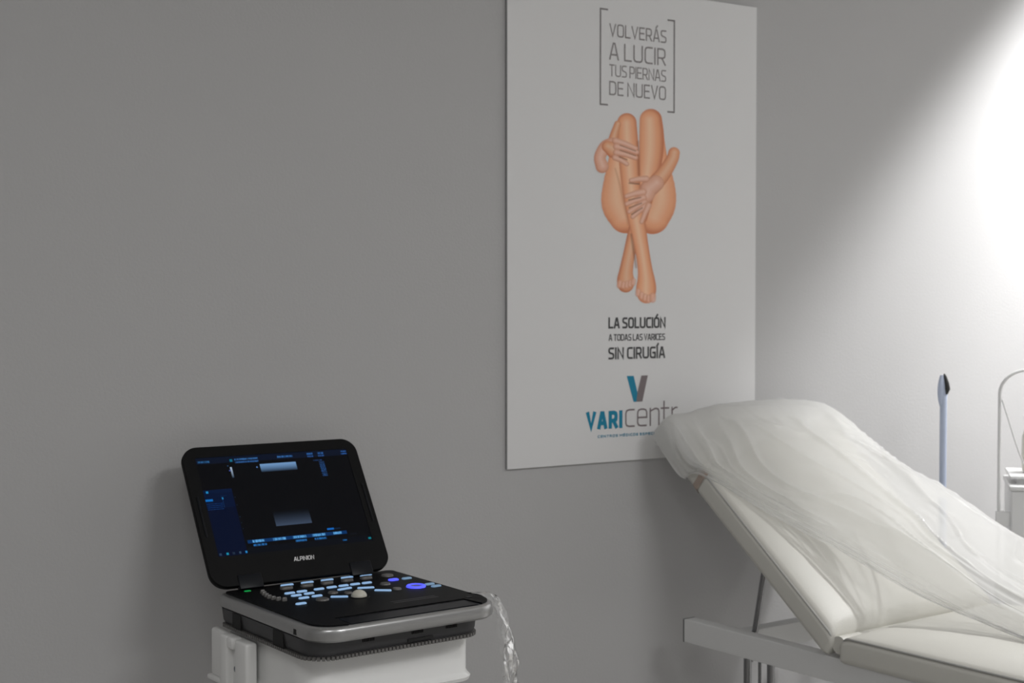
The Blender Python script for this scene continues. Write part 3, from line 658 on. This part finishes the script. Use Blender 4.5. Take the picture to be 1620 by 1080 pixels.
# ---- plastic film hooded over the head end and stretched down to the seat
rows = [
 [(-.004, .085, 1.052), (.010, .096, 1.056), (.08, .100, 1.058), (.20, .102, 1.060), (.42, .100, 1.058), (.595, .098, 1.055), (.612, .080, 1.040)],
 [(-.012, .078, 1.070), (-.006, .080, 1.100), (.08, .082, 1.125), (.20, .085, 1.148), (.42, .075, 1.156), (.59, .060, 1.135), (.620, .060, 1.065)],
 [(-.014, .046, 1.040), (-.010, .040, 1.125), (.08, .036, 1.136), (.20, .032, 1.150), (.42, .018, 1.142), (.59, .000, 1.124), (.628, .000, 1.030)],
 [(-.013, -.020, .985), (-.010, -.040, 1.035), (.08, -.055, 1.066), (.212, -.050, 1.110), (.42, -.060, 1.090), (.60, -.080, 1.070), (.650, -.070, .980)],
 [(-.006, -.080, .998), (.025, -.105, 1.004), (.10, -.135, 1.006), (.24, -.135, 1.050), (.43, -.160, 1.034), (.60, -.190, 1.006), (.672, -.170, .935)],
 [(.080, -.270, .898), (.100, -.285, .906), (.15, -.300, .920), (.25, -.300, .972), (.43, -.320, .958), (.60, -.340, .942), (.700, -.320, .888)],
 [(.140, -.440, .824), (.155, -.440, .836), (.19, -.450, .858), (.25, -.460, .904), (.43, -.470, .890), (.60, -.480, .872), (.720, -.460, .836)],
 [(.180, -.600, .758), (.190, -.600, .775), (.215, -.600, .798), (.255, -.600, .852), (.43, -.610, .828), (.60, -.620, .806), (.740, -.600, .780)],
 [(.200, -.840, .708), (.210, -.820, .716), (.230, -.800, .738), (.262, -.790, .768), (.43, -.800, .752), (.60, -.800, .738), (.750, -.780, .712)],
 [(.120, -1.12, .706), (.150, -1.11, .709), (.200, -1.10, .712), (.262, -1.10, .716), (.43, -1.10, .714), (.60, -1.10, .706), (.720, -1.10, .650)],
 [(.050, -1.75, .700), (.090, -1.75, .704), (.180, -1.75, .707), (.262, -1.75, .708), (.43, -1.75, .707), (.59, -1.75, .700), (.640, -1.75, .610)]]
nr, nc = 260, 170
G = catmull(catmull(np.array(rows), nr, 0), nc, 1)
gu = np.linspace(0, 1, nr)[:, None]; gv = np.linspace(0, 1, nc)[None, :]
du = np.gradient(G, axis=0); dv = np.gradient(G, axis=1); Nn = np.cross(dv, du); Nn /= np.linalg.norm(Nn, axis=-1, keepdims=True) + 1e-9
def ns(x, y, seed):  # smooth value noise
    r = np.random.default_rng(seed).random((64, 64)); xi = np.floor(x).astype(int); yi = np.floor(y).astype(int); fx = x - xi; fy = y - yi
    fx = fx * fx * (3 - 2 * fx); fy = fy * fy * (3 - 2 * fy); g = lambda a, b: r[a % 64, b % 64]
    return (g(xi, yi) * (1 - fx) + g(xi + 1, yi) * fx) * (1 - fy) + (g(xi, yi + 1) * (1 - fx) + g(xi + 1, yi + 1) * fx) * fy - .5
UU = gu + 0 * gv; VV = gv + 0 * gu
warp = .10 * ns(UU * 7, VV * 3, 1)
h1 = 1 - np.abs(ns((VV + warp + .20 * UU) * 11, UU * 2.6, 2)) * 2      # long pulled folds
h2 = 1 - np.abs(ns((VV + warp * 2 - .1 * UU) * 24, UU * 5, 3)) * 2
h3 = ns(VV * 20, UU * 40, 5)
dsp = .0085 * np.clip(h1, 0, 1) ** 5 + .0050 * np.clip(h2, 0, 1) ** 6 + .0012 * h3
dsp *= np.clip((UU - .12) * 6, .22, 1) * np.clip(.25 + np.maximum((UU - .22) * 6, (VV - .12) * 8), .25, 1)
G += Nn * (dsp - .003)[..., None] * np.sign(Nn[..., 2:3] + .2)
film = obj('plastic_couch_cover', G.reshape(-1, 3), grid_faces(nr, nc), 'film', None, True, loc=(KX, KY, 0)); film.rotation_euler = (0, 0, KYAW)
den = np.clip((.36 - UU) / .12, 0, 1) * .42 + np.clip(1 - VV * 14, 0, 1) * .25   # hood, folded hem
ca = film.data.color_attributes.new('ink', 'FLOAT_COLOR', 'POINT'); ca.data.foreach_set('color', np.repeat(den.ravel(), 4))
tag(film, 'creased translucent white plastic film draped over the raised couch backrest', 'cover')

# ============================================================ POLE BEHIND THE COUCH
pole = empty('pole', (3.097, -.250, 0), 0, 'slim pale blue pole with a black tip rising behind the couch', 'pole')
MB().tube([(0, 0, .02), (.0, .0, 1.165)], .0095, 16).build('shaft', 'polec', pole, True)
a = []
for k in range(9):
    u = k / 8; a.append((.0135 * math.sin(math.pi * (.12 + .80 * u)) ** .7 + .003, 1.135 + .085 * u))
MB().lathe(a, n=20).map(lambda p: Vector((p.x + .001, p.y * .7 + .004, p.z))).build('tip_holder', 'polec', pole, True, 60)
MB().tube([(.003, -.008, 1.168), (.004, -.010, 1.182), (.003, -.008, 1.198), (.001, -.004, 1.217), (.000, -.002, 1.224)], [.003, .0075, .0065, .004, .0015], 12).build('tip', 'rubber', pole, True)
MB().lathe([(.10, 0), (.105, .006), (.095, .018), (.03, .026), (.018, .06)], n=32).build('foot', 'rubber', pole, True)

# ============================================================ TROLLEY AT THE RIGHT EDGE
TX, TY = 3.262, -.345
tro = empty('equipment_trolley', (TX, TY, 0), R(-48), 'white box trolley with a tray top at the right edge beyond the couch', 'trolley')
MB().box(0, .42, 0, .26, .12, .900, .006).build('cabinet', 'lacquer', tro, True)
MB().box(-.004, .424, -.004, .264, .900, .914, .004).build('top', 'lacquer', tro, True)
MB().box(.015, .405, -.003, .002, .16, .50, .002).build('door', 'lacquer', tro)
h = MB().tube([(.19, -.004, .42), (.19, -.022, .42), (.25, -.022, .42), (.25, -.004, .42)], .004).build('handle', 'chrome', tro, True)
MB().box(0, .40, .03, .24, .930, .938, .003).box(.02, .04, .05, .22, .913, .932).box(.36, .38, .05, .22, .913, .932).build('tray', 'lacquer', tro, True)
for x in (.04, .38):
    for y in (.04, .22):
        MB().tube([(x - .012, y, .04), (x + .012, y, .04)], .04, 18).tube([(x, y, .04), (x, y, .125)], .01).build('caster', 'rubber', tro, True)
ax = -.030; ay = .02; pts = [(ax, ay, .55), (ax, ay, 1.165)]
for k in range(1, 13):
    th = math.pi * (1 - k / 12 * .5); pts.append((ax + .075 + .075 * math.cos(th), ay, 1.165 + .068 * math.sin(th)))
pts += [(ax + .14, ay, 1.234), (ax + .24, ay + .01, 1.222)]
MB().tube(pts, .0045, 12).build('arm', 'lacquer', tro, True)
for z in (.60, .80): MB().box(ax - .008, .004, ay - .012, ay + .012, z, z + .04, .002).build('arm_clamp', 'lacquer', tro)
cd = [(ax + .006, ay - .003, 1.150), (ax + .022, ay - .006, 1.10), (ax + .05, ay - .004, 1.01), (ax + .078, ay + .03, .950), (ax + .09, ay + .05, .9405)]
MB().tube(catmull(np.array(cd), 24), .0022, 8).build('cord', 'lacquer', tro, True)
btl = MB().lathe([(.030, 0), (.036, .004), (.038, .04), (.037, .10), (.028, .128), (.014, .142), (.012, .160), (.012, .166)]).build('bottle', 'cream', None, True, 50, loc=(0, 0, 0))
btl.location = Vector((TX + .075 * math.cos(R(-48)) + .135 * math.sin(R(48)), TY - .075 * math.sin(R(48)) + .135 * math.cos(R(48)), .9385))
tag(btl, 'pale cream bottle on the trolley tray, half out of the picture', 'bottle')
